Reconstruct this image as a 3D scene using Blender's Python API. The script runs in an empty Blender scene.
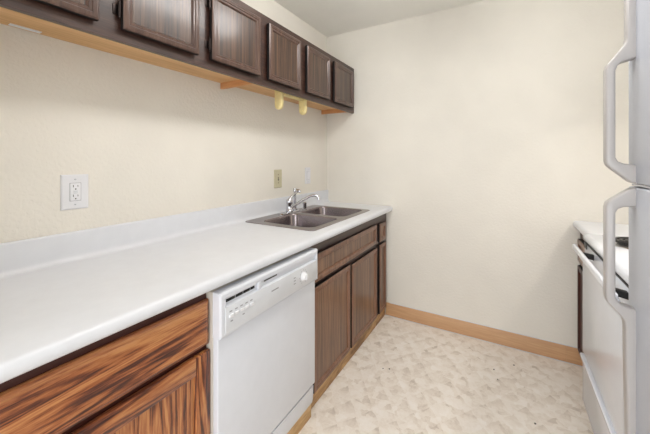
import bpy, bmesh, math, random
from mathutils import Vector, Matrix
random.seed(7)
S = bpy.context.scene
C = S.collection
PI = math.pi

# ------------------------------------------------------------------ camera
cam_data = bpy.data.cameras.new('camera')
cam = bpy.data.objects.new('camera', cam_data)
C.objects.link(cam)
cam.location = (1.4554, 0.0, 1.3008)
cam.rotation_euler = (PI / 2, 0, 0.5295)
cam_data.sensor_fit = 'HORIZONTAL'
cam_data.sensor_width = 36.0
cam_data.lens = 308.9 / 650.0 * 36.0
cam_data.shift_y = -(217.0 - 160.36) / 650.0
cam_data.clip_start = 0.02
S.camera = cam

# ------------------------------------------------------------------ world, lights, exposure
W = bpy.data.worlds.new('world')
S.world = W
W.use_nodes = True
W.node_tree.nodes['Background'].inputs[0].default_value = (0.95, 0.975, 1.0, 1)
W.node_tree.nodes['Background'].inputs[1].default_value = 1.2

def area(name, loc, target, sx, sy, power, col, shape='RECTANGLE'):
    l = bpy.data.lights.new(name, 'AREA')
    l.shape = shape
    l.size = sx
    l.size_y = sy
    l.energy = power
    l.color = col
    o = bpy.data.objects.new(name, l)
    C.objects.link(o)
    o.location = loc
    o.rotation_euler = (Vector(target) - Vector(loc)).to_track_quat('-Z', 'Y').to_euler()
    return o

area('room_opening_light', (1.15, -1.5, 1.15), (1.0, 2.0, 1.05), 1.2, 1.6, 33, (0.94, 0.97, 1.0))
area('range_hood_light', (2.20, 1.68, 1.655), (2.20, 1.68, 0), 0.10, 0.16, 4.6, (1.0, 0.93, 0.84))

LAMP = 14.0   # emission of the ceiling light's diffuser

S.view_settings.view_transform = 'Standard'
S.view_settings.look = 'None'
S.view_settings.exposure = 0.0
S.view_settings.gamma = 1.0
S.view_settings.use_curve_mapping = False

# ------------------------------------------------------------------ materials
def lin(c):
    return tuple(((v / 255) / 12.92 if v / 255 <= 0.04045 else ((v / 255 + 0.055) / 1.055) ** 2.4) for v in c) + (1,)

class NT:
    def __init__(self, name, rough=0.5, metal=0.0, coat=0.0):
        self.m = bpy.data.materials.new(name)
        self.m.use_nodes = True
        self.t = self.m.node_tree
        self.b = self.t.nodes['Principled BSDF']
        self.b.inputs['Roughness'].default_value = rough
        self.b.inputs['Metallic'].default_value = metal
        self.b.inputs['Coat Weight'].default_value = coat
        self.b.inputs['Coat Roughness'].default_value = 0.15
    def n(self, typ, **kw):
        nd = self.t.nodes.new(typ)
        for k, v in kw.items():
            setattr(nd, k, v)
        return nd
    def l(self, a, b):
        self.t.links.new(a, b)
    def val(self, x, sock):
        if hasattr(x, 'is_linked'):
            self.l(x, sock)
        else:
            sock.default_value = x
    def math(self, op, a, b=0.0):
        nd = self.n('ShaderNodeMath', operation=op)
        self.val(a, nd.inputs[0]); self.val(b, nd.inputs[1])
        return nd.outputs[0]
    def coord(self, scale=(1, 1, 1), rnd=True):
        tc = self.n('ShaderNodeTexCoord')
        mp = self.n('ShaderNodeMapping')
        mp.inputs['Scale'].default_value = scale
        if rnd:
            oi = self.n('ShaderNodeObjectInfo')
            r = self.math('MULTIPLY', oi.outputs['Random'], 13.0)
            ad = self.n('ShaderNodeVectorMath', operation='ADD')
            self.l(tc.outputs['Object'], ad.inputs[0]); self.l(r, ad.inputs[1])
            self.l(ad.outputs[0], mp.inputs[0])
        else:
            self.l(tc.outputs['Object'], mp.inputs[0])
        return mp.outputs[0]
    def noise(self, vec, scale, detail=4, rough=0.55, dist=0.0):
        nd = self.n('ShaderNodeTexNoise')
        self.l(vec, nd.inputs['Vector'])
        nd.inputs['Scale'].default_value = scale
        nd.inputs['Detail'].default_value = detail
        nd.inputs['Roughness'].default_value = rough
        nd.inputs['Distortion'].default_value = dist
        return nd.outputs['Fac']
    def ramp(self, fac, stops):
        nd = self.n('ShaderNodeValToRGB')
        el = nd.color_ramp.elements
        while len(el) < len(stops):
            el.new(0.5)
        for e, (p, c) in zip(el, stops):
            e.position = p
            e.color = lin(c)
        self.l(fac, nd.inputs[0])
        return nd.outputs[0]
    def mix(self, fac, a, b, mode='MIX'):
        nd = self.n('ShaderNodeMix', data_type='RGBA', blend_type=mode)
        self.val(fac, nd.inputs[0]); self.val(a, nd.inputs[6]); self.val(b, nd.inputs[7])
        return nd.outputs[2]
    def color(self, c):
        self.val(c, self.b.inputs['Base Color'])
    def bump(self, h, strength, dist=0.002):
        nd = self.n('ShaderNodeBump')
        nd.inputs['Strength'].default_value = strength
        nd.inputs['Distance'].default_value = dist
        self.l(h, nd.inputs['Height'])
        self.l(nd.outputs[0], self.b.inputs['Normal'])

def plain(name, c, rough=0.5, metal=0.0, var=0.03, coat=0.0, nscale=20):
    t = NT(name, rough, metal, coat)
    v = t.coord()
    f = t.noise(v, nscale, 3)
    a = tuple(max(0, x * (1 - var)) for x in c); b = tuple(min(255, x * (1 + var)) for x in c)
    t.color(t.ramp(f, [(0.3, a), (0.7, b)]))
    return t.m

def wall_mat(name, c, strength=0.6):
    t = NT(name, 0.75)
    v = t.coord(rnd=False)
    f = t.noise(v, 3.0, 2)
    a = tuple(x * 0.985 for x in c); b = tuple(min(255, x * 1.01) for x in c)
    t.color(t.ramp(f, [(0.3, a), (0.7, b)]))
    h = t.noise(v, 70.0, 3, 0.5, 0.4)
    t.bump(h, strength, 0.004)
    return t.m

def wood(name, dark, mid, light, axis='z', stretch=14.0, scale=60.0, rough=0.35, lo=0.36, hi=0.64, bands=0.5, coat=0.2):
    t = NT(name, rough, 0, coat)
    sc = {'z': (1, 1, 1 / stretch), 'y': (1, 1 / stretch, 1), 'x': (1 / stretch, 1, 1)}[axis]
    v = t.coord(sc)
    fine = t.noise(v, scale * 3.0, 5, 0.65, 0.2)
    broad = t.noise(v, scale * 0.45, 3, 0.55, 0.8)
    f = t.math('ADD', t.math('MULTIPLY', fine, 1 - bands), t.math('MULTIPLY', broad, bands))
    col = t.ramp(f, [(lo, dark), ((lo + hi) / 2, mid), (hi, light)])
    t.color(col)
    t.bump(fine, 0.12, 0.001)
    return t.m

def striped_oak(name, axis):
    # golden oak with broad dark cathedral bands
    t = NT(name, 0.33, 0, 0.35)
    sc = {'z': (1, 1, 0.055), 'y': (1, 0.055, 1)}[axis]
    v = t.coord(sc)
    warp = t.noise(v, 9.0, 2, 0.45, 0.1)
    ring = t.math('SINE', t.math('MULTIPLY', warp, 42.0 if axis == 'y' else 80.0))
    ring = t.math('ADD', t.math('MULTIPLY', ring, 0.5), 0.5)
    fine = t.math('SINE', t.math('MULTIPLY', warp, 190.0))
    fine = t.math('ADD', t.math('MULTIPLY', fine, 0.5), 0.5)
    streak = t.noise(v, 70.0, 5, 0.65, 0.2)
    pore = t.noise(v, 240.0, 5, 0.7)
    f = t.math('ADD', t.math('MULTIPLY', ring, 0.17), t.math('MULTIPLY', pore, 0.55))
    f = t.math('ADD', f, t.math('MULTIPLY', streak, 0.40))
    f = t.math('ADD', f, t.math('MULTIPLY', fine, 0.10))
    col = t.ramp(f, [(0.43, (56, 30, 26)), (0.52, (108, 58, 36)), (0.61, (162, 96, 54)), (0.76, (198, 138, 86))])
    t.color(col)
    t.bump(pore, 0.15, 0.001)
    return t.m

M = {}
M['wall'] = wall_mat('cream_wall_paint', (232, 227, 217))
M['ceiling'] = wall_mat('ceiling_paint', (243, 241, 234), 0.5)
M['base_vinyl'] = wood('tan_cove_base', (180, 136, 96), (194, 150, 108), (206, 164, 122), 'x', 18, 40, 0.5, coat=0)
M['toe'] = wood('tan_toe_kick_wood', (128, 94, 58), (178, 138, 90), (206, 170, 120), 'y', 5, 30, 0.5, 0.38, 0.6, 0.7, coat=0)
M['walnut'] = wood('walnut_frame_wood', (48, 32, 30), (68, 48, 43), (90, 66, 58), 'z', 16, 60, 0.36)
M['walnut_h'] = wood('walnut_rail_wood', (44, 27, 23), (62, 40, 33), (84, 58, 47), 'y', 16, 60, 0.36)
M['upper_door'] = wood('upper_door_moulding', (62, 42, 36), (82, 59, 50), (104, 79, 67), 'z', 16, 60, 0.30)
M['upper_panel'] = wood('upper_panel_walnut', (40, 26, 20), (70, 48, 36), (104, 77, 58), 'z', 60, 60, 0.34, 0.41, 0.59, 0.35, 0.4)
M['sink_door'] = wood('sink_door_walnut', (94, 64, 48), (122, 86, 66), (146, 107, 84), 'z', 16, 60, 0.34)
M['sink_panel'] = wood('sink_panel_walnut', (84, 58, 42), (118, 86, 64), (146, 110, 84), 'z', 60, 60, 0.34, 0.40, 0.60, 0.35)
M['edge'] = plain('dark_edge_with_gap_shade', (20, 13, 12), 0.6)  # dark door edges, with the shade of the gaps painted in
M['oak_frame'] = plain('oxblood_shaded_frame', (62, 26, 18), 0.4)  # shadow on the oak face frame put into its colour; corner cabinet shares it
M['oak_h'] = striped_oak('golden_oak_horizontal', 'y')
M['oak_v'] = striped_oak('golden_oak_vertical', 'z')
M['carcass'] = wood('maple_underside', (196, 150, 98), (214, 170, 118), (228, 188, 138), 'y', 18, 30, 0.5, coat=0)
M['carcass_orange'] = wood('orange_end_panel', (188, 130, 82), (206, 148, 98), (218, 164, 114), 'x', 10, 30, 0.5, coat=0)
M['laminate'] = plain('white_laminate', (223, 225, 230), 0.28, var=0.008)
M['white_app'] = plain('white_appliance_enamel', (220, 223, 230), 0.25, var=0.006, coat=0.2)
M['range_white'] = plain('range_enamel', (232, 236, 244), 0.22, var=0.005, coat=0.3)
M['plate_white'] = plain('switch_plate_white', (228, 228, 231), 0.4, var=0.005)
M['white_plastic'] = plain('white_plastic', (233, 233, 236), 0.4, var=0.006)
M['grey_white'] = plain('grey_white_plastic', (214, 216, 220), 0.4, var=0.01)
M['beige_trim'] = plain('beige_grey_trim', (196, 188, 178), 0.45, var=0.01)
M['fridge'] = plain('fridge_white_textured', (190, 194, 204), 0.38, var=0.008, nscale=200)
M['fridge_handle'] = plain('fridge_handle_plastic', (176, 172, 170), 0.35, var=0.006)
M['black'] = plain('black_gap', (16, 15, 15), 0.5)
M['dark_grey'] = plain('dark_grey_plastic', (70, 68, 66), 0.5)
M['mid_grey'] = plain('mid_grey_print', (150, 150, 152), 0.5)
M['beige_plate'] = plain('almond_plate', (196, 188, 158), 0.4, var=0.01)
M['yellow_plastic'] = plain('yellowed_plastic', (226, 208, 150), 0.45, var=0.05)
M['chrome'] = plain('chrome', (205, 205, 210), 0.12, 1.0, 0.01)
M['dark_metal'] = plain('dark_hinge_metal', (54, 46, 44), 0.35, 0.8)
M['crumb'] = plain('dark_crumb', (60, 46, 36), 0.8)
M['coil'] = plain('black_burner_coil', (28, 27, 28), 0.45)

def steel():
    t = NT('brushed_steel', 0.32, 1.0)
    v = t.coord((1, 0.05, 1))
    f = t.noise(v, 160, 3)
    t.color(t.ramp(f, [(0.3, (150, 143, 141)), (0.7, (166, 158, 156))]))
    return t.m
M['steel'] = steel()
M['steel_bowl'] = plain('polished_steel_bowl', (142, 133, 134), 0.24, 1.0, 0.02, 0.0, 60)

def floor_mat():
    t = NT('marbled_vinyl_floor', 0.42)
    tc = t.n('ShaderNodeTexCoord')
    sp = t.n('ShaderNodeSeparateXYZ')
    mp = t.n('ShaderNodeMapping')
    mp.inputs['Rotation'].default_value = (0, 0, 0.0)
    wob = t.n('ShaderNodeTexNoise'); wob.inputs['Scale'].default_value = 16
    t.l(tc.outputs['Object'], wob.inputs['Vector'])
    ad = t.n('ShaderNodeVectorMath', operation='MULTIPLY_ADD')
    t.l(wob.outputs['Color'], ad.inputs[0]); ad.inputs[1].default_value = (0.03, 0.03, 0); t.l(tc.outputs['Object'], ad.inputs[2])
    t.l(ad.outputs[0], mp.inputs[0])
    t.l(mp.outputs[0], sp.inputs[0])
    def tri(px, py, flip, ox):
        u = t.math('ADD', t.math('DIVIDE', sp.outputs[0], px), ox)
        v = t.math('DIVIDE', sp.outputs[1], py)
        row = t.math('FLOOR', v)
        u2 = t.math('ADD', u, t.math('MULTIPLY', t.math('MODULO', row, 2.0), 0.5))
        fu = t.math('FRACT', u2); fv = t.math('FRACT', v)
        if flip:
            fv = t.math('SUBTRACT', 1.0, fv)
        edge = t.math('SUBTRACT', 1.0, t.math('MULTIPLY', t.math('ABSOLUTE', t.math('SUBTRACT', fu, 0.5)), 2.0))
        inside = t.math('GREATER_THAN', edge, fv)
        return t.math('MULTIPLY', inside, fv), inside
    d1, i1 = tri(0.125, 0.085, False, 0.0)
    d2, i2 = tri(0.165, 0.11, True, 0.37)
    n1 = t.noise(tc.outputs['Object'], 22, 4, 0.6, 0.8)
    n2 = t.noise(tc.outputs['Object'], 42, 4, 0.65, 1.2)
    vo = t.n('ShaderNodeTexVoronoi', distance='CHEBYCHEV')
    vo.inputs['Scale'].default_value = 24
    t.l(mp.outputs[0], vo.inputs['Vector'])
    sv = t.n('ShaderNodeSeparateColor'); t.l(vo.outputs['Color'], sv.inputs[0])
    f = t.math('ADD', t.math('MULTIPLY', n1, 0.35), t.math('MULTIPLY', n2, 0.35))
    f = t.math('ADD', f, t.math('MULTIPLY', sv.outputs[0], 0.22))
    f = t.math('SUBTRACT', f, t.math('MULTIPLY', d1, t.math('MULTIPLY', n2, 0.36)))
    f = t.math('SUBTRACT', f, t.math('MULTIPLY', d2, t.math('MULTIPLY', n1, 0.08)))
    t.color(t.ramp(f, [(0.20, (206, 193, 179)), (0.33, (228, 217, 204)), (0.44, (238, 229, 218)), (0.6, (244, 237, 229))]))
    return t.m
M['floor'] = floor_mat()

def lamp_mat():
    t = NT('lit_diffuser', 0.5)
    t.b.inputs['Base Color'].default_value = (0.9, 0.9, 0.9, 1)
    t.b.inputs['Emission Color'].default_value = (1.0, 0.985, 0.965, 1)
    t.b.inputs['Emission Strength'].default_value = LAMP
    return t.m
M['lamp'] = lamp_mat()

# ------------------------------------------------------------------ mesh helpers
class MB:
    def __init__(self):
        self.bm = bmesh.new()
    def add(self, b2, mi=0):
        for f in b2.faces:
            if mi: f.material_index = mi
        me = bpy.data.meshes.new('tmp')
        b2.to_mesh(me); b2.free()
        self.bm.from_mesh(me)
        bpy.data.meshes.remove(me)
        return self
    def box(self, x0, x1, y0, y1, z0, z1, bev=0.0, seg=2, mi=0):
        b = bmesh.new()
        bmesh.ops.create_cube(b, size=1.0)
        for v in b.verts:
            v.co = Vector(((x0 + x1) / 2 + v.co.x * (x1 - x0), (y0 + y1) / 2 + v.co.y * (y1 - y0), (z0 + z1) / 2 + v.co.z * (z1 - z0)))
        if bev > 0:
            bmesh.ops.bevel(b, geom=list(b.edges), offset=bev, segments=seg, profile=0.5, affect='EDGES')
        return self.add(b, mi)
    def cyl(self, p0, p1, r, seg=20, r2=None, bev=0.0, mi=0):
        p0 = Vector(p0); p1 = Vector(p1); d = p1 - p0
        b = bmesh.new()
        bmesh.ops.create_cone(b, cap_ends=True, cap_tris=False, segments=seg, radius1=r, radius2=r if r2 is None else r2, depth=d.length)
        if bev > 0:
            es = [e for e in b.edges if len(e.link_faces) == 2 and any(len(f.verts) > 4 for f in e.link_faces)]
            bmesh.ops.bevel(b, geom=es, offset=bev, segments=2, profile=0.5, affect='EDGES')
        q = d.to_track_quat('Z', 'Y').to_matrix().to_4x4()
        bmesh.ops.transform(b, matrix=Matrix.Translation((p0 + p1) / 2) @ q, verts=b.verts)
        return self.add(b, mi)
    def tube(self, pts, r, seg=12, closed=False):
        b = bmesh.new()
        P = [Vector(p) for p in pts]
        n = len(P)
        rs = r if isinstance(r, (list, tuple)) else [r] * n
        rings = []
        up = None
        for i in range(n):
            a = P[i - 1] if (i > 0 or closed) else P[i]
            c = P[(i + 1) % n] if (i < n - 1 or closed) else P[i]
            t = (c - a).normalized()
            if up is None:
                up = t.orthogonal().normalized()
            up = (up - t * up.dot(t)).normalized()
            s = t.cross(up)
            rings.append([b.verts.new(P[i] + (up * math.cos(k * 2 * PI / seg) + s * math.sin(k * 2 * PI / seg)) * rs[i]) for k in range(seg)])
        for i in range(n if closed else n - 1):
            A, B = rings[i], rings[(i + 1) % n]
            for k in range(seg):
                b.faces.new((A[k], A[(k + 1) % seg], B[(k + 1) % seg], B[k]))
        if not closed:
            b.faces.new(list(reversed(rings[0]))); b.faces.new(rings[-1])
        return self.add(b)
    def lathe(self, prof, c, seg=28, axis='z'):
        b = bmesh.new()
        rings = []
        for r, h in prof:
            if r < 1e-5:
                rings.append([b.verts.new((0, 0, h))])
            else:
                rings.append([b.verts.new((r * math.cos(k * 2 * PI / seg), r * math.sin(k * 2 * PI / seg), h)) for k in range(seg)])
        for A, B in zip(rings, rings[1:]):
            for k in range(seg):
                k2 = (k + 1) % seg
                if len(A) == 1 and len(B) > 1: b.faces.new((A[0], B[k], B[k2]))
                elif len(B) == 1 and len(A) > 1: b.faces.new((A[k], A[k2], B[0]))
                elif len(A) > 1: b.faces.new((A[k], A[k2], B[k2], B[k]))
        m = {'z': Matrix(), 'x': Matrix.Rotation(PI / 2, 4, 'Y'), 'y': Matrix.Rotation(-PI / 2, 4, 'X')}[axis]
        bmesh.ops.transform(b, matrix=Matrix.Translation(c) @ m, verts=b.verts)
        bmesh.ops.recalc_face_normals(b, faces=b.faces)
        return self.add(b)
    def loops(self, LS, cap0=False, cap1=False, closed=False, mi=0):
        b = bmesh.new()
        R = [[b.verts.new(p) for p in L] for L in LS]
        n = len(LS[0])
        pairs = list(zip(R, R[1:])) + ([(R[-1], R[0])] if closed else [])
        for A, B in pairs:
            for k in range(n):
                b.faces.new((A[k], A[(k + 1) % n], B[(k + 1) % n], B[k]))
        if cap0: b.faces.new(list(reversed(R[0])))
        if cap1: b.faces.new(R[-1])
        bmesh.ops.recalc_face_normals(b, faces=b.faces)
        return self.add(b, mi)
    def prism(self, poly, axis, a0, a1, bev=0.0, seg=2):
        # poly: 2D points in the plane normal to axis; axis 'y' -> (x,z), 'x' -> (y,z), 'z' -> (x,y)
        def p3(p, a):
            return {'y': (p[0], a, p[1]), 'x': (a, p[0], p[1]), 'z': (p[0], p[1], a)}[axis]
        b = bmesh.new()
        A = [b.verts.new(p3(p, a0)) for p in poly]; B = [b.verts.new(p3(p, a1)) for p in poly]
        fa = b.faces.new(A); fb = b.faces.new(list(reversed(B)))
        n = len(poly)
        for k in range(n):
            b.faces.new((A[k], B[k], B[(k + 1) % n], A[(k + 1) % n]))
        bmesh.ops.recalc_face_normals(b, faces=b.faces)
        if bev > 0:
            es = list(set(fa.edges) | set(fb.edges))
            bmesh.ops.bevel(b, geom=es, offset=bev, segments=seg, profile=0.5, affect='EDGES')
        return self.add(b)
    def build(self, name, mats, parent=None, smooth=35):
        me = bpy.data.meshes.new(name)
        loc = Vector((0, 0, 0))
        if parent is not None:
            loc = WORLD[parent]
            bmesh.ops.translate(self.bm, vec=-loc, verts=self.bm.verts)
        self.bm.to_mesh(me); self.bm.free()
        for m in (mats if isinstance(mats, (list, tuple)) else [mats]):
            me.materials.append(m)
        for p in me.polygons: p.use_smooth = True
        me.set_sharp_from_angle(angle=math.radians(smooth))
        o = bpy.data.objects.new(name, me)
        C.objects.link(o)
        o.parent = parent
        WORLD[o] = loc
        return o
WORLD = {}

def thing(name, loc, label, cat, group=None):
    o = bpy.data.objects.new(name, None)
    o.empty_display_size = 0.05
    C.objects.link(o)
    o.location = loc
    WORLD[o] = Vector(loc)
    return tag(o, label, cat, group)

def tag(o, label, cat, group=None):
    o['label'] = label
    o['category'] = cat
    if group: o['group'] = group
    return o

def struct(name, mb, mat, label=None):
    o = mb.build(name, mat)
    o['kind'] = 'structure'
    if label: o['label'] = label
    return o

def rrect(x0, x1, y0, y1, r, z, n=6):
    pts = []
    for cx, cy, a0 in ((x1 - r, y1 - r, 0), (x0 + r, y1 - r, 90), (x0 + r, y0 + r, 180), (x1 - r, y0 + r, 270)):
        for k in range(n + 1):
            a = math.radians(a0 + 90 * k / n)
            pts.append((cx + r * math.cos(a), cy + r * math.sin(a), z))
    return pts

def arc(cx, cy, r, a0, a1, n=6):
    return [(cx + r * math.cos(math.radians(a0 + (a1 - a0) * k / n)), cy + r * math.sin(math.radians(a0 + (a1 - a0) * k / n))) for k in range(n + 1)]

# ------------------------------------------------------------------ room shell
D = 2.526          # back wall
XR = 2.47          # right wall
ZC = 2.4635
Y0 = -1.9
struct('floor', MB().box(-0.1, XR + 0.1, Y0, D + 0.1, -0.06, 0.0), M['floor'])
struct('ceiling', MB().box(-0.1, XR + 0.1, Y0, D + 0.1, ZC, ZC + 0.06), M['ceiling'])
struct('wall_left', MB().box(-0.1, 0.0, Y0, D + 0.1, 0.0, ZC), M['wall'])
struct('wall_back', MB().box(0.0, XR, D, D + 0.1, 0.0, ZC), M['wall'])
struct('wall_right', MB().box(XR, XR + 0.1, Y0, D + 0.1, 0.0, ZC), M['wall'])
struct('added_shade_wall', MB().box(0.0, 0.60, -0.36, -0.26, 0.0, ZC), M['wall'])  # added stub behind the camera that darkens the near left corner
# vinyl cove base along the back wall: strip with a flared toe
bb = MB()
prof = [(D, 0.098), (D - 0.006, 0.098), (D - 0.008, 0.095), (D - 0.008, 0.022), (D - 0.012, 0.010), (D - 0.022, 0.004), (D - 0.024, 0.0), (D, 0.0)]
bb.prism(prof, 'x', 0.578, 1.795)
bb.prism(prof, 'x', 1.796, 1.926)
struct('baseboard_back', bb, M['base_vinyl'])
# thin pale caulk line where the base meets the floor
struct('trim_2', MB().box(0.61, 1.915, D - 0.0065, D - 0.0002, 0.0982, 0.1012, 0.001), M['grey_white'])
struct('trim_1', MB().box(0.578, 1.915, D - 0.031, D - 0.0235, 0.0, 0.003, 0.001), M['grey_white'])

# wraparound ceiling light (its diffuser is the room's main lamp)
t = thing('ceiling_light', (1.08, 1.20, ZC), 'white strip ceiling light along the middle of the kitchen', 'ceiling light')
MB().box(1.00, 1.16, 0.60, 1.80, 2.435, ZC - 0.0005, 0.003).build('housing', M['white_plastic'], t)
MB().prism([(1.005, 2.4345), (1.005, 2.33), (1.02, 2.315), (1.14, 2.315), (1.155, 2.33), (1.155, 2.4345)], 'y', 0.615, 1.785).build('diffuser', M['lamp'], t)
for y in (0.60, 1.785):
    MB().box(0.998, 1.162, y, y + 0.015, 2.308, 2.4345, 0.003).build('end_cap', M['white_plastic'], t)

# ------------------------------------------------------------------ cabinet doors
def ring(y0, y1, z0, z1, inset, x):
    i = inset
    return [(x, y0 + i, z0 + i), (x, y1 - i, z0 + i), (x, y1 - i, z1 - i), (x, y0 + i, z1 - i)]

def framed(name, parent, y0, y1, z0, z1, xb, t, fw, mats, pmat, edge=True, step=True, sgn=1):
    """framed door leaf facing +x (sgn 1) or -x (sgn -1): moulded frame and a recessed panel child"""
    X = lambda d: xb + sgn * d
    mb = MB()
    e = 1 if edge else 0
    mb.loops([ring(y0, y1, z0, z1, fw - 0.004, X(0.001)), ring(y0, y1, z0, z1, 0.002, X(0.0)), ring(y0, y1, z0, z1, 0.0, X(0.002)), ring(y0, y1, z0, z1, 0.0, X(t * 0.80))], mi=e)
    L = [ring(y0, y1, z0, z1, 0.0, X(t * 0.80)), ring(y0, y1, z0, z1, 0.004, X(t * 0.94)), ring(y0, y1, z0, z1, 0.008, X(t))]
    if step:
        L += [ring(y0, y1, z0, z1, fw - 0.018, X(t)), ring(y0, y1, z0, z1, fw - 0.015, X(t - 0.004)), ring(y0, y1, z0, z1, fw - 0.011, X(t - 0.0035)),
              ring(y0, y1, z0, z1, fw - 0.006, X(t - 0.0025)), ring(y0, y1, z0, z1, fw, X(t - 0.010))]
    else:
        L += [ring(y0, y1, z0, z1, fw - 0.008, X(t)), ring(y0, y1, z0, z1, fw - 0.003, X(t - 0.003)), ring(y0, y1, z0, z1, fw, X(t - 0.010))]
    L += [ring(y0, y1, z0, z1, fw, X(t - 0.013)), ring(y0, y1, z0, z1, fw - 0.004, X(0.001))]
    mb.loops(L)
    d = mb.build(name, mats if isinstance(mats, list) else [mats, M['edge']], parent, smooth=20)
    a, b = sorted((X(t - 0.014), X(t - 0.0105)))
    MB().box(a, b, y0 + fw - 0.003, y1 - fw + 0.003, z0 + fw - 0.003, z1 - fw + 0.003).build(name.split('_')[-1] + '_panel' if name != 'drawer_front' else 'front_panel', pmat, d)
    return d

def frame_mesh(x0, x1, y0, y1, z0, z1, stiles, rails):
    """face frame: vertical stiles (y,width) and horizontal rails (z0,z1)"""
    mb = MB()
    for a, b in stiles: mb.box(x0, x1, a, b, z0 + 0.0006, z1 - 0.0006)
    for a, b in rails: mb.box(x0 + 0.0005, x1 - 0.0005, y0, y1, a, b)
    return mb

# ------------------------------------------------------------------ left run: base cabinets
XF = 0.580   # face frame front
XT = 0.600   # door fronts
# golden oak cabinet nearest the camera
t = thing('base_cabinet', (0.29, 0.35, 0), 'golden oak base cabinet with bold dark grain left of the dishwasher', 'cabinet', None)
MB().box(0.01, XF - 0.02, 0.0, 0.018, 0.10, 0.872).box(0.01, XF - 0.02, 0.678, 0.696, 0.10, 0.872).box(0.01, XF - 0.02, 0.018, 0.678, 0.10, 0.118).box(0.01, 0.02, 0.018, 0.678, 0.118, 0.872).build('carcass', M['carcass'], t)
frame_mesh(XF - 0.02, XF, 0.0, 0.699, 0.10, 0.874, [(0.0, 0.04), (0.66, 0.699)], [(0.10, 0.14), (0.655, 0.70), (0.80, 0.874)]).build('face_frame', M['oak_frame'], t)
MB().box(0.03, 0.577, 0.0, 0.699, 0.0, 0.10).build('toe_kick', M['toe'], t)
# drawer front: slab with a profiled edge
dm = MB()
y0, y1, z0, z1 = 0.014, 0.701, 0.683, 0.834
dm.loops([ring(y0, y1, z0, z1, 0.0, XF), ring(y0, y1, z0, z1, 0.0, XF + 0.008), ring(y0, y1, z0, z1, 0.003, XF + 0.013), ring(y0, y1, z0, z1, 0.010, XF + 0.016), ring(y0, y1, z0, z1, 0.013, XF + 0.0195), ring(y0, y1, z0, z1, 0.017, XT + 0.001)], True, True)
dm.build('drawer_front', M['oak_h'], t, smooth=15)
# door: rails (horizontal grain), stiles and panel (vertical grain)
y0, y1, z0, z1 = 0.014, 0.701, 0.11, 0.668
door = MB().box(XF + 0.002, XF + 0.010, y0 + 0.05, y1 - 0.05, z0 + 0.05, z1 - 0.05).build('door', M['oak_v'], t)
for a, b in ((y0, y0 + 0.056), (y1 - 0.056, y1)):
    MB().box(XF, XT + 0.001, a, b, z0, z1, 0.005, 2).build('stile', M['oak_v'], door, smooth=25)
for a, b in ((z0, z0 + 0.060), (z1 - 0.060, z1)):
    MB().box(XF, XT + 0.0005, y0 + 0.054, y1 - 0.054, a, b, 0.005, 2).build('rail', M['oak_h'], door, smooth=25)

# sink base cabinet
t = thing('base_cabinet', (0.29, 1.80, 0), 'walnut brown double door base cabinet under the steel sink', 'cabinet')
MB().box(0.01, XF - 0.02, 1.322, 1.338, 0.08, 0.70).box(0.01, XF - 0.02, 2.272, 2.288, 0.08, 0.70).box(0.01, XF - 0.02, 1.338, 2.272, 0.08, 0.096).box(0.01, 0.02, 1.338, 2.272, 0.096, 0.70).build('carcass', M['carcass'], t)
frame_mesh(XF - 0.02, XF, 1.322, 2.29, 0.075, 0.874, [(1.322, 1.375), (1.775, 1.83), (2.25, 2.29)], [(0.075, 0.12), (0.62, 0.69), (0.79, 0.874)]).build('face_frame', M['walnut_h'], t)
MB().box(0.03, 0.577, 1.32, 2.29, 0.0, 0.075).build('toe_kick', M['toe'], t)
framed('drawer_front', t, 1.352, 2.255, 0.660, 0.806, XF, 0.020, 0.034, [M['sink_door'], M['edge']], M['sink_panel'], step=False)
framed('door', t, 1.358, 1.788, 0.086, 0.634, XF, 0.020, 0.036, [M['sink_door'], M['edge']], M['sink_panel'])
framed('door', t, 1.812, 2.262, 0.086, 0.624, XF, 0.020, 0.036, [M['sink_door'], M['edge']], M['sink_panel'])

# narrow cabinet in the corner
t = thing('base_cabinet', (0.29, 2.41, 0), 'narrow walnut base cabinet with small drawer against the back wall', 'cabinet')
MB().box(0.01, XF - 0.02, 2.292, 2.306, 0.08, 0.870).box(0.01, XF - 0.02, 2.508, 2.524, 0.08, 0.870).box(0.01, XF - 0.02, 2.306, 2.508, 0.08, 0.096).box(0.01, 0.02, 2.306, 2.508, 0.096, 0.87).build('carcass', M['carcass'], t)
frame_mesh(XF - 0.02, XF, 2.292, 2.5255, 0.075, 0.874, [(2.292, 2.33), (2.47, 2.5255)], [(0.075, 0.12), (0.62, 0.69), (0.79, 0.874)]).build('face_frame', M['walnut_h'], t)
MB().box(0.03, 0.577, 2.292, 2.5, 0.0, 0.075).build('toe_kick', M['toe'], t)
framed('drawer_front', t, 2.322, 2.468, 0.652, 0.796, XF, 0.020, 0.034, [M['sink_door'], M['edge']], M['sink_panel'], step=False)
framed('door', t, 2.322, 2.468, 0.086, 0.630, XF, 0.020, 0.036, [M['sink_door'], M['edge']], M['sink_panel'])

# ------------------------------------------------------------------ dishwasher
t = thing('dishwasher', (0.32, 1.01, 0), 'white built-in dishwasher with push buttons and round dial under the countertop', 'dishwasher')
dy0, dy1 = 0.704, 1.316
MB().box(0.06, 0.607, dy0 - 0.002, dy1 + 0.002, 0.12, 0.858, 0.002).build('tub', M['beige_trim'], t)
MB().box(0.605, 0.630, dy0 + 0.002, dy1 - 0.004, 0.187, 0.715, 0.004, 3).build('door', M['white_app'], t)
MB().box(0.606, 0.6115, dy0 + 0.002, dy1 - 0.006, 0.174, 0.192).build('seam_shade_strip', M['black'], t)  # black strip painting the gap's shade in front of the beige tub
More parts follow.
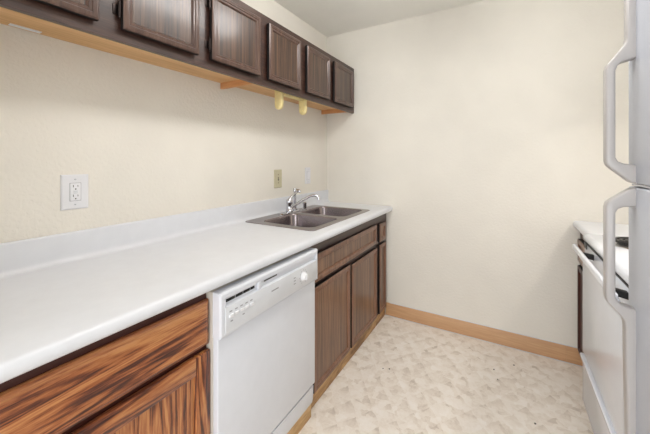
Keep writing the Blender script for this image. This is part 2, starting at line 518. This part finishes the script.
# control panel: shell with a long recessed vent channel at the top
cp = MB()
cz0, cz1 = 0.706, 0.858
vz0, vz1 = 0.806, 0.838       # recess band
vy0, vy1 = dy0 + 0.022, dy1 - 0.018
cp.loops([[(0.604, dy0, cz0), (0.604, dy1, cz0), (0.604, dy1, cz1), (0.604, dy0, cz1)],
          [(0.638, dy0, cz0), (0.638, dy1, cz0), (0.638, dy1, cz1), (0.638, dy0, cz1)],
          [(0.643, dy0 + 0.002, cz0 + 0.003), (0.643, dy1 - 0.002, cz0 + 0.003), (0.643, dy1 - 0.002, cz1 - 0.003), (0.643, dy0 + 0.002, cz1 - 0.003)],
          [(0.645, dy0 + 0.006, cz0 + 0.008), (0.645, dy1 - 0.006, cz0 + 0.008), (0.645, dy1 - 0.006, cz1 - 0.007), (0.645, dy0 + 0.006, cz1 - 0.007)],
          [(0.645, vy0, vz0), (0.645, vy1, vz0), (0.645, vy1, vz1), (0.645, vy0, vz1)],
          [(0.634, vy0 + 0.002, vz0 + 0.004), (0.634, vy1 - 0.002, vz0 + 0.004), (0.637, vy1 - 0.002, vz1 - 0.002), (0.637, vy0 + 0.002, vz1 - 0.002)]], True, True)
panel = cp.build('control_panel', M['white_app'], t, smooth=15)
# raised lower plate of the panel with printed controls
MB().box(0.6435, 0.6475, vy0 - 0.002, vy1 + 0.002, cz0 + 0.012, vz0 + 0.001, 0.0018, 2).build('control_fascia', M['grey_white'], panel)
for a, b in ((0.735, 0.775), (0.778, 0.812), (0.815, 0.848), (0.851, 0.872)):
    MB().box(0.633, 0.6375, a, b, 0.819, 0.829, 0.001).build('vent_slot', M['black'], panel)
MB().box(0.634, 0.6445, 0.885, 0.903, 0.808, 0.837, 0.002).build('door_latch', M['white_app'], panel)
MB().box(0.634, 0.6372, 0.925, 1.005, 0.824, 0.830, 0.001).build('vent_slot', M['dark_grey'], panel)
for k in range(5):
    y = 0.737 + k * 0.0245
    MB().box(0.647, 0.6545 if k in (0, 4) else 0.652, y, y + 0.019, 0.768, 0.778, 0.002).build('push_button', M['white_plastic'], panel)
    MB().box(0.6472, 0.6478, y + 0.003, y + 0.015, 0.785, 0.789).build('button_marking', M['mid_grey'], panel)
for y in (0.745, 0.80):
    MB().box(0.6472, 0.6478, y, y + 0.010, 0.751, 0.755).build('button_marking', M['mid_grey'], panel)
dial = MB().lathe([(0, 0), (0.021, 0), (0.021, 0.004), (0.017, 0.006), (0.015, 0.016), (0.013, 0.018), (0, 0.018)], (0.6475, 1.183, 0.764), 28, 'x').build('dial', M['white_plastic'], panel)
MB().box(0.664, 0.669, 1.180, 1.186, 0.752, 0.776, 0.0015).build('dial_grip', M['white_plastic'], dial)
for a in range(-150, 151, 30):
    s, c2 = math.sin(math.radians(a)), math.cos(math.radians(a))
    y, z = 1.183 + 0.030 * s, 0.764 + 0.030 * c2
    MB().box(0.6472, 0.6477, y - 0.0018, y + 0.0018, z - 0.0018, z + 0.0018).build('dial_marking', M['mid_grey'], panel)
for k, z in enumerate((0.777, 0.764, 0.751)):
    MB().box(0.6472, 0.6477, 1.108, 1.122, z, z + 0.004).build('dial_marking', M['mid_grey'], panel)
# small grey name strip in the middle of the fascia
MB().box(0.6472, 0.6479, 0.958, 1.002, 0.7745, 0.7795).build('name_strip', M['mid_grey'], panel)
# access panel with a slight inward curve, and kick board
ap = MB()
ap.prism([(0.595, 0.178), (0.627, 0.178), (0.6265, 0.15), (0.624, 0.11), (0.620, 0.092), (0.595, 0.092)], 'y', dy0 + 0.004, dy1 - 0.014, 0.002)
ap.build('access_panel', M['white_app'], t)
MB().box(0.40, 0.603, dy0, dy1, 0.0, 0.088).box(0.10, 0.14, dy0 + 0.02, dy1 - 0.02, 0.0, 0.115).build('toe_kick', M['toe'], t)

# ------------------------------------------------------------------ left countertop with integral backsplash
t = thing('countertop', (0.32, 1.2, 0.877), 'long white laminate countertop with backsplash along the left wall', 'countertop')
HX0, HX1, HY0, HY1 = 0.066, 0.535, 1.44, 2.215
ct = bmesh.new()
prof = [(0.002, 0.877), (0.585, 0.877), (0.585, 0.875), (0.618, 0.875), (0.628, 0.877), (0.6335, 0.882), (0.6355, 0.893), (0.6335, 0.905), (0.627, 0.912), (0.617, 0.9148), (HX1, 0.9148), (HX0, 0.9148), (0.04, 0.9148), (0.002, 0.9148)]
ys = [-0.258, HY0, HY1, D - 0.0005]
R = [[ct.verts.new((x, y, z)) for x, z in prof] for y in ys]
for j in range(3):
    for k in range(len(prof)):
        k2 = (k + 1) % len(prof)
        if j == 1 and (k == 10):   # opening for the sink in the top face
            continue
        if j == 1 and k == 0:
            continue
        ct.faces.new((R[j][k], R[j][k2], R[j + 1][k2], R[j + 1][k]))
ct.faces.new(R[0]); ct.faces.new(list(reversed(R[-1])))
bmesh.ops.recalc_face_normals(ct, faces=ct.faces)
mb = MB(); mb.bm.free(); mb.bm = ct
mb.build('worktop', M['laminate'], t, smooth=40)
bs = [(0.001, 0.9145), (0.001, 1.024)] + [(0.008 + 0.006 * math.cos(math.radians(a)), 1.017 + 0.008 * math.sin(math.radians(a))) for a in (110, 90, 65, 40, 15, 0)] + \
     [(0.014, 0.945)] + [(0.014 + 0.018 - 0.018 * math.cos(math.radians(a)), 0.9345 - 0.018 * math.sin(math.radians(a))) for a in (0, 20, 40, 60, 78)] + [(0.034, 0.9152), (0.035, 0.9145)]
MB().prism(bs, 'y', -0.258, D - 0.0005).build('backsplash', M['laminate'], t, smooth=40)

# ------------------------------------------------------------------ sink
t = thing('kitchen_sink', (0.30, 1.84, 0.9148), 'stainless steel double bowl sink set into the white countertop', 'sink')
SX0, SX1, SY0, SY1 = 0.036, 0.555, 1.412, 2.240
bowls = [(0.128, 0.515, 1.462, 1.808), (0.128, 0.515, 1.858, 2.206)]
zt = 0.9195
rb = bmesh.new()
edges = []
loopz = [rrect(SX0 + 0.003, SX1 - 0.003, SY0 + 0.003, SY1 - 0.003, 0.028, zt)] + [rrect(*b, 0.055, zt) for b in bowls]
for L in loopz:
    vs = [rb.verts.new(p) for p in L]
    edges += [rb.edges.new((vs[i], vs[(i + 1) % len(vs)])) for i in range(len(vs))]
bmesh.ops.triangle_fill(rb, use_beauty=True, use_dissolve=False, edges=edges)
for f in rb.faces:
    f.normal_update()
    if f.normal.z < 0: f.normal_flip()
mb = MB().add(rb)
mb.loops([rrect(SX0 + 0.003, SX1 - 0.003, SY0 + 0.003, SY1 - 0.003, 0.028, zt), rrect(SX0, SX1, SY0, SY1, 0.03, zt - 0.002), rrect(SX0, SX1, SY0, SY1, 0.03, 0.9149)])
mb.build('rim', M['steel'], t, smooth=30)
for b in bowls:
    x0, x1, y0, y1 = b
    LS = []
    for ins, dz, r in ((0, 0, .055), (0.003, -0.003, .053), (0.005, -0.010, .052), (0.014, -0.13, .048), (0.022, -0.150, .045), (0.04, -0.163, .04), (0.08, -0.167, .035)):
        LS.append(rrect(x0 + ins, x1 - ins, y0 + ins, y1 - ins, r, zt + dz))
    bo = MB().loops(LS, False, True).build('bowl', M['steel_bowl'], t, smooth=60)
    c = ((x0 + x1) / 2, (y0 + y1) / 2, zt - 0.1675)
    st = MB().lathe([(0, 0.0015), (0.012, 0.002), (0.030, 0.001), (0.040, 0.004), (0.045, 0.003), (0.046, 0.0)], c).build('drain_strainer', M['chrome'], bo)

# ------------------------------------------------------------------ faucet
fy = 1.800
t = thing('kitchen_faucet', (0.10, fy, 0.9195), 'chrome single lever faucet with curved spout behind the sink bowls', 'faucet')
MB().loops([rrect(0.078, 0.130, fy - 0.115, fy + 0.115, 0.025, 0.9195), rrect(0.078, 0.130, fy - 0.115, fy + 0.115, 0.025, 0.926), rrect(0.084, 0.124, fy - 0.108, fy + 0.108, 0.02, 0.932)], True, True).build('deck_plate', M['chrome'], t)
MB().lathe([(0, 0.93), (0.027, 0.93), (0.027, 0.938), (0.022, 0.945), (0.021, 0.985), (0.023, 0.990), (0.023, 1.012), (0.018, 1.020), (0, 1.022)], (0.104, fy, 0), 28).build('body', M['chrome'], t)
MB().tube([(0.118, fy + 0.002, 0.958), (0.15, fy + 0.014, 0.982), (0.20, fy + 0.035, 1.018), (0.245, fy + 0.054, 1.045), (0.270, fy + 0.064, 1.052), (0.290, fy + 0.072, 1.050), (0.301, fy + 0.077, 1.040), (0.303, fy + 0.078, 1.022)], [0.011, 0.0095, 0.009, 0.0088, 0.0088, 0.0095, 0.0105, 0.011], 14).build('spout', M['chrome'], t)
MB().tube([(0.104, fy, 1.014), (0.108, fy + 0.022, 1.036), (0.112, fy + 0.050, 1.056), (0.116, fy + 0.074, 1.066), (0.119, fy + 0.086, 1.068)], [0.013, 0.010, 0.008, 0.0085, 0.008], 12).build('lever_handle', M['chrome'], t)
MB().lathe([(0, 0.93), (0.019, 0.93), (0.019, 0.942), (0.012, 0.948), (0.010, 1.02), (0.011, 1.06), (0.013, 1.066), (0.013, 1.088), (0.009, 1.094), (0, 1.095)], (0.096, fy + 0.078, 0), 20).build('spray_wand', M['chrome'], t)
MB().tube([(0.100, fy + 0.078, 1.078), (0.125, fy + 0.084, 1.074), (0.138, fy + 0.087, 1.068)], [0.011, 0.013, 0.010], 12).build('spray_head', M['chrome'], t)
tt = MB().lathe([(0, 0.9195), (0.021, 0.9195), (0.021, 0.924), (0.015, 0.928), (0.014, 0.962), (0.016, 0.966), (0.016, 0.972), (0.011, 0.976), (0, 0.976)], (0.104, fy + 0.195, 0), 22).build('soap_dispenser', M['chrome'])
tag(tt, 'short chrome cap standing on the sink ledge right of the faucet', 'sink cap')

# ------------------------------------------------------------------ upper cabinets
UX = 0.279
UZ0, UZ1, UB = 1.7215, 2.122, 1.757
def upper(yl, yr, label, doors, hinged, fill):
    t = thing('wall_cabinet', (0.14, (yl + yr) / 2, UZ0), label, 'cabinet', None)
    ee = yr - (0.09 if fill else 0.034)
    MB().box(0.001, UX - 0.019, yl, yr, UB, UB + 0.012).build('underside', M['carcass'], t)
    MB().box(0.001, UX - 0.019, yl, yr, UZ1 - 0.014, UZ1).box(0.001, 0.007, yl + 0.016, ee - 0.016, UB + 0.012, UZ1 - 0.014).build('carcass', M['walnut_h'], t)
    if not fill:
        p = MB().box(0.010, 0.034, 0.358, 0.440, UB - 0.0012, UB + 0.001, 0.0005).build('pale_patch', M['plate_white'], t)  # thin pale strip on the underside, close to the wall
        p['label'] = 'pale patch on the tan underside'
    for a in (yl, ee - 0.016):
        MB().box(0.001, UX - 0.019, a, a + 0.016, UB + 0.012 if (fill and a == yl) else UZ0 + 0.001, UZ1 - 0.014, 0.0).build('end_panel', M['carcass_orange'], t)
    st = [(yl, yl + 0.04)]
    for (a, b), (c, d) in zip(doors, doors[1:]):
        st.append((b - 0.012, c + 0.012))
    st.append((doors[-1][1] - 0.012, yr))
    frame_mesh(UX - 0.019, UX, yl, yr, UZ0, UZ1, st, [(UZ0, UZ0 + 0.06), (UZ1 - 0.055, UZ1)]).build('face_frame', M['walnut_h'], t)
    # small rubber bumpers keep the doors a little off the frame
    for i, (a, b) in enumerate(doors):
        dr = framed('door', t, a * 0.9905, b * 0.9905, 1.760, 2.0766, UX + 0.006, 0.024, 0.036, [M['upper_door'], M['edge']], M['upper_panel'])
        if i in hinged:
            for z in (1.828, 2.018):
                h = MB().cyl((UX + 0.013, a - 0.012, z - 0.022), (UX + 0.013, a - 0.012, z + 0.022), 0.0055, 12)
                h.box(UX - 0.0005, UX + 0.003, a - 0.028, a - 0.010, z - 0.018, z + 0.018, 0.001)
                for dz in (-0.026, 0.026):
                    h.cyl((UX + 0.013, a - 0.012, z + dz - 0.004), (UX + 0.013, a - 0.012, z + dz + 0.004), 0.0038, 10)
                h.build('hinge', M['dark_metal'], dr)
    return t
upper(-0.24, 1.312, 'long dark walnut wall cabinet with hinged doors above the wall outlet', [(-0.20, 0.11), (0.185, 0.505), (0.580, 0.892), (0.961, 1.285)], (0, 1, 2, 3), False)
upper(1.313, 2.5255, 'dark walnut wall cabinet with three doors meeting the back wall', [(1.358, 1.674), (1.751, 2.066), (2.140, 2.479)], (), True)

# yellowed paper towel holder under the wall cabinet
t = thing('paper_towel_holder', (0.2, 1.72, 1.757), 'yellowed empty paper towel holder hanging under the wall cabinet', 'towel holder')
MB().box(0.185, 0.222, 1.548, 1.835, 1.722, 1.757, 0.006, 2).build('mounting_bar', M['yellow_plastic'], t)
for y in (1.545, 1.815):
    poly = [(0.176, 1.757), (0.176, 1.66)] + arc(0.205, 1.652, 0.027, 195, 345, 8) + [(0.234, 1.66), (0.234, 1.757)]
    a = MB().prism(poly, 'y', y, y + 0.022, 0.003).build('arm', M['yellow_plastic'], t)
    s = 1 if y < 1.7 else -1
    yy = y + 0.022 if s > 0 else y
    MB().cyl((0.203, yy, 1.652), (0.203, yy + s * 0.012, 1.652), 0.013, 16).build('roll_peg', M['yellow_plastic'], a)

# ------------------------------------------------------------------ outlets and switches on the left wall
def plate(name, y0, y1, z0, z1, mat, label, cat):
    t = thing(name, (0.0, (y0 + y1) / 2, (z0 + z1) / 2), label, cat)
    mb = MB()
    q = lambda i, x: [(x, y0 + i, z0 + i), (x, y1 - i, z0 + i), (x, y1 - i, z1 - i), (x, y0 + i, z1 - i)]
    mb.loops([q(0, 0.0005), q(0, 0.003), q(0.002, 0.0055), q(0.006, 0.0068)], True, True)
    mb.build('plate', mat, t, smooth=15)
    return t
def screw(t, y, z, x=0.0068, m='grey_white'):
    s = MB().lathe([(0.0035, 0), (0.003, 0.0012), (0, 0.0016)], (x, y, z), 14, 'x').build('screw', M[m], t)
    MB().box(x + 0.0012, x + 0.0018, y - 0.0026, y + 0.0026, z - 0.0004, z + 0.0004).build('screw_slot', M['dark_grey'], s)
t = plate('wall_outlet', 0.503, 0.593, 1.1105, 1.2455, M['plate_white'], 'white rectangular wall outlet plate beneath the long wall cabinet', 'outlet')
yc, zc = 0.548, 1.178
f = MB().box(0.006, 0.0095, yc - 0.0175, yc + 0.0175, zc - 0.034, zc + 0.034, 0.002).build('receptacle', M['white_plastic'], t)
MB().box(0.0055, 0.0074, yc - 0.0187, yc + 0.0187, zc - 0.0352, zc + 0.0352).build('receptacle_gap', M['mid_grey'], t)
for zz in (zc + 0.0195, zc - 0.018):
    MB().box(0.009, 0.0098, yc - 0.0085, yc - 0.0063, zz - 0.001, zz + 0.008).build('slot', M['dark_grey'], f)
    MB().box(0.009, 0.0098, yc + 0.0063, yc + 0.0082, zz, zz + 0.007).build('slot', M['dark_grey'], f)
    MB().cyl((0.009, yc, zz - 0.0085), (0.0098, yc, zz - 0.0085), 0.0026, 12).build('ground_hole', M['dark_grey'], f)
for zz in (zc + 0.0028, zc - 0.0035):
    MB().box(0.009, 0.0108, yc - 0.007, yc + 0.007, zz - 0.0022, zz + 0.0022, 0.0008).build('test_button', M['grey_white'], f)
screw(t, yc, zc + 0.049); screw(t, yc, zc - 0.049)

t = plate('light_switch', 1.750, 1.838, 1.098, 1.232, M['beige_plate'], 'almond toggle switch plate on the wall left of the faucet', 'switch')
yc, zc = 1.794, 1.165
MB().box(0.006, 0.0078, yc - 0.006, yc + 0.006, zc - 0.013, zc + 0.013, 0.0006).build('toggle_surround', M['dark_grey'], t)
MB().prism([(0.006, zc - 0.005), (0.006, zc + 0.006), (0.016, zc + 0.013), (0.018, zc + 0.009)], 'y', yc - 0.0035, yc + 0.0035, 0.0008).build('toggle', M['beige_plate'], t)
screw(t, yc, zc + 0.03, m='dark_metal'); screw(t, yc, zc - 0.03, m='dark_metal')

t = plate('light_switch', 2.152, 2.232, 1.103, 1.241, M['plate_white'], 'white rocker switch plate on the wall near the corner', 'switch')
yc, zc = 2.192, 1.172
MB().box(0.0055, 0.0074, yc - 0.0187, yc + 0.0187, zc - 0.0352, zc + 0.0352).build('rocker_gap', M['mid_grey'], t)
MB().prism([(0.006, zc - 0.034), (0.0085, zc - 0.034), (0.0095, zc), (0.0125, zc + 0.034), (0.006, zc + 0.034)], 'y', yc - 0.0175, yc + 0.0175, 0.0006).build('rocker', M['white_plastic'], t)
screw(t, yc, zc + 0.049); screw(t, yc, zc - 0.049)

# ------------------------------------------------------------------ right side: corner cabinet and its countertop
RY = 2.05   # far side of the range
t = thing('base_cabinet', (2.16, 2.29, 0), 'dark brown base cabinet between the white range and back wall', 'cabinet')
XC = 1.866
MB().box(XC + 0.02, XR - 0.002, RY + 0.006, RY + 0.022, 0.09, 0.872).box(XC + 0.02, XR - 0.002, 2.508, 2.5245, 0.09, 0.872).box(XC + 0.02, XR - 0.002, RY + 0.022, 2.508, 0.09, 0.106).build('carcass', M['carcass'], t)
frame_mesh(XC, XC + 0.02, RY + 0.006, 2.5255, 0.09, 0.872, [(RY + 0.006, RY + 0.045), (2.485, 2.5255)], [(0.09, 0.12), (0.64, 0.69), (0.81, 0.872)]).build('face_frame', M['oak_frame'], t)
MB().box(XC + 0.055, XR - 0.01, RY + 0.006, D - 0.03, 0.0, 0.09).build('toe_kick', M['toe'], t)
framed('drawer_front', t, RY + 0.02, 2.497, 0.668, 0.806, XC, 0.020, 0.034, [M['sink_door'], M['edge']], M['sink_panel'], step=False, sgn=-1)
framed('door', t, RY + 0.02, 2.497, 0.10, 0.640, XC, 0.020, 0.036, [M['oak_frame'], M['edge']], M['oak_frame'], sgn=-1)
t = thing('countertop', (2.15, 2.29, 0.872), 'short white laminate countertop in the corner beyond the range', 'countertop')
poly = [(XR - 0.002, 0.8725), (1.850, 0.8725)] + [(1.849 - 0.018 + 0.0 , 0.879), (1.829, 0.893), (1.832, 0.906), (1.840, 0.9125), (1.850, 0.9148)] + [(XR - 0.002, 0.9148)]
MB().prism(poly, 'y', RY + 0.004, D - 0.0005).build('worktop', M['laminate'], t, smooth=40)
MB().box(XR - 0.022, XR - 0.002, RY + 0.004, D - 0.0005, 0.9145, 1.02, 0.005).build('backsplash', M['laminate'], t)

# ------------------------------------------------------------------ range
t = thing('electric_range', (2.13, 1.67, 0), 'white electric coil range with oven handle beside the refrigerator', 'range')
ry0, ry1 = 1.29, RY
MB().box(1.822, XR - 0.015, ry0, ry1, 0.06, 0.885, 0.003).build('body', M['range_white'], t)
MB().box(1.86, XR - 0.05, ry0 + 0.02, ry1 - 0.02, 0.0, 0.062).build('plinth', M['dark_grey'], t)
# cooktop with rolled front
poly = [(XR - 0.015, 0.886), (1.812, 0.886), (1.803, 0.892), (1.799, 0.902), (1.801, 0.914), (1.808, 0.922), (1.820, 0.9255), (XR - 0.015, 0.9255)]
ck = MB().prism(poly, 'y', ry0 - 0.002, ry1 + 0.002, 0.003).build('cooktop', M['range_white'], t, smooth=40)
# upper fascia, door, drawer
MB().box(1.806, 1.823, ry0 + 0.003, ry1 - 0.003, 0.800, 0.878, 0.003).build('front_fascia', M['range_white'], t)
dr = MB().box(1.797, 1.8225, ry0 + 0.003, ry1 - 0.003, 0.318, 0.796, 0.005, 3).build('oven_door', M['range_white'], t)
MB().box(1.8045, 1.82, ry0 + 0.012, ry1 - 0.012, 0.8785, 0.8855).build('vent_gap', M['black'], t)
dw = MB().prism([(1.8225, 0.065), (1.799, 0.065), (1.797, 0.07), (1.797, 0.278), (1.787, 0.290), (1.786, 0.303), (1.790, 0.308), (1.8225, 0.308)], 'y', ry0 + 0.003, ry1 - 0.003, 0.002).build('storage_drawer', M['range_white'], t)
# handle: wide flat bar on two black mounts
hb = MB().box(1.754, 1.770, ry0 + 0.05, ry1 - 0.012, 0.840, 0.869, 0.006, 3).build('oven_handle', M['range_white'], t)
for y in (1.40, 1.865):
    MB().prism([(1.769, 0.846), (1.769, 0.868), (1.807, 0.862), (1.807, 0.838)], 'y', y - 0.012, y + 0.012, 0.002).build('handle_mount', M['black'], hb)
MB().box(1.803, 1.809, ry1 - 0.06, ry1 - 0.006, 0.855, 0.884, 0.001).build('fascia_clip', M['black'], t)
# backguard
bg = MB().prism([(XR - 0.085, 0.92), (XR - 0.07, 1.10), (XR - 0.055, 1.115), (XR - 0.015, 1.115), (XR - 0.015, 0.92)], 'y', ry0, ry1, 0.004).build('backguard', M['range_white'], t)
for y in (1.36, 1.45, 1.89, 1.98):
    MB().lathe([(0, 0), (0.022, 0), (0.020, -0.006), (0.016, -0.020), (0, -0.021)], (XR - 0.079, y, 1.02), 20, 'x').build('burner_knob', M['black'], bg)
# burners: drip pan, chrome ring and spiral coil
for cx, cy, rr in ((1.965, 1.865, 0.100), (1.965, 1.475, 0.080), (2.235, 1.865, 0.080), (2.235, 1.475, 0.100)):
    pan = MB().lathe([(0, 0.9262), (rr * 0.5, 0.9262), (rr * 0.95, 0.9275), (rr * 1.08, 0.930), (rr * 1.12, 0.929), (rr * 1.13, 0.9258)], (cx, cy, 0), 36).build('drip_pan', M['chrome'], t)
    pts = []
    turns = 4
    for k in range(turns * 24 + 1):
        a = k * 2 * PI / 24
        r = 0.018 + (rr * 0.93 - 0.018) * k / (turns * 24)
        pts.append((cx + r * math.cos(a), cy + r * math.sin(a), 0.9405))
    MB().tube(pts, 0.0062, 8).build('coil', M['coil'], pan)
    sp = MB()
    for a in (0, 120, 240):
        s, c2 = math.sin(math.radians(a)), math.cos(math.radians(a))
        sp.tube([(cx, cy, 0.933), (cx + rr * 0.95 * c2, cy + rr * 0.95 * s, 0.933)], 0.0025, 6)
    sp.build('coil_support', M['chrome'], pan)

# range hood over the range, with its light inside
t = thing('range_hood', (2.24, 1.67, 1.6), 'white range hood with lit underside above the electric range', 'range hood')
hx = 2.04
mb = MB().box(hx, hx + 0.01, ry0, ry1, 1.600, 1.72).box(XR - 0.012, XR - 0.002, ry0, ry1, 1.600, 1.72).box(hx + 0.01, XR - 0.012, ry0, ry0 + 0.01, 1.60, 1.72).box(hx + 0.01, XR - 0.012, ry1 - 0.01, ry1, 1.60, 1.72).box(hx, XR - 0.002, ry0, ry1, 1.72, 1.735)
mb.build('canopy', M['white_app'], t)
MB().box(2.30, 2.44, 1.40, 1.94, 1.70, 1.719).build('grease_filter', M['steel'], t)

# ------------------------------------------------------------------ refrigerator
t = thing('refrigerator', (2.1, 0.74, 0), 'white top freezer refrigerator with long sculpted handles at right', 'refrigerator')
fy0, fy1 = 0.36, 1.12
MB().box(1.80, XR - 0.03, fy0 + 0.004, fy1 - 0.004, 0.03, 1.742, 0.004).build('body', M['fridge'], t)
MB().box(1.792, 1.801, fy0 + 0.012, fy1 - 0.012, 0.11, 1.735).build('gasket', M['dark_grey'], t)
MB().box(1.79, XR - 0.06, fy0 + 0.02, fy1 - 0.02, 0.0, 0.09).build('base_grille', M['dark_grey'], t)
def door_leaf(name, z0, z1):
    r = 0.022
    pl = [(1.793, fy0), (1.793, fy1)] + [(1.733 + r - r * math.sin(math.radians(a)), fy1 - r + r * math.cos(math.radians(a))) for a in (0, 22, 45, 67, 90)] + \
         [(1.733 + r - r * math.cos(math.radians(a)), fy0 + r - r * math.sin(math.radians(a))) for a in (0, 22, 45, 67, 90)]
    return MB().prism(pl, 'z', z0, z1, 0.004).build(name, M['fridge'], t, smooth=50)
upd = door_leaf('freezer_door', 1.243, 1.745)
lod = door_leaf('fresh_food_door', 0.10, 1.233)
MB().box(1.742, 1.80, fy0 + 0.02, fy1 - 0.01, 1.2355, 1.2405).build('door_divider', M['white_app'], t)

def handle(parent, pts_out, pts_in, y0, y1):
    sh = lambda p: (p[0] + 0.006 * min(1.0, (xd - p[0]) / 0.02), p[1])
    mb = MB().prism([sh(p) for p in pts_out + list(reversed(pts_in))], 'y', y0, y1, 0.005, 3)
    return mb.build('handle', M['fridge_handle'], parent, smooth=40)
xd = 1.737
ha, hb2 = 1.046, 1.078
gx, gi = 1.671, 1.690
# freezer handle: slanted lower foot, upright grip, slanted upper shoulder and flat tail strip
out = [(xd, 1.2435), (1.722, 1.2445), (1.716, 1.247), (1.680, 1.281), (1.674, 1.288), (gx, 1.298), (gx, 1.535), (1.674, 1.546), (1.680, 1.554), (1.702, 1.585), (1.709, 1.597), (1.711, 1.610), (1.711, 1.738), (1.714, 1.742), (xd, 1.742)]
inn = [(xd, 1.289), (1.705, 1.293), (1.695, 1.298), (gi, 1.308), (gi, 1.530), (1.694, 1.541), (1.702, 1.549), (xd, 1.556)]
handle(upd, out, inn, ha, hb2)
out = [(xd, 1.2325), (1.722, 1.2315), (1.716, 1.229), (1.680, 1.199), (1.674, 1.192), (gx, 1.180), (gx, 0.950), (1.674, 0.938), (1.680, 0.930), (1.700, 0.908), (1.706, 0.898), (1.708, 0.884), (1.709, 0.80), (1.712, 0.62), (1.716, 0.46), (1.722, 0.42), (xd, 0.41)]
inn = [(xd, 1.186), (1.705, 1.183), (1.695, 1.178), (gi, 1.168), (gi, 0.955), (1.694, 0.944), (1.702, 0.936), (xd, 0.930)]
handle(lod, out, inn, ha, hb2)

# ------------------------------------------------------------------ crumbs on the vinyl floor
for (x, y) in ((0.795, 1.845), (0.83, 1.862), (1.414, 2.095), (1.392, 2.184), (1.50, 2.295), (1.58, 1.839)):
    b = bmesh.new()
    bmesh.ops.create_icosphere(b, subdivisions=1, radius=0.0042)
    for v in b.verts:
        v.co = Vector((v.co.x * random.uniform(0.7, 1.5), v.co.y * random.uniform(0.7, 1.4), v.co.z * random.uniform(0.5, 0.8)))
    zm = min(v.co.z for v in b.verts)
    bmesh.ops.translate(b, vec=(0, 0, -zm), verts=b.verts)
    o = MB().add(b).build('floor_crumb', M['crumb'])
    o.location = (x, y, 0.0003)
    tag(o, 'tiny dark crumb lying on the beige vinyl floor', 'crumb', 'crumbs scattered on the floor')
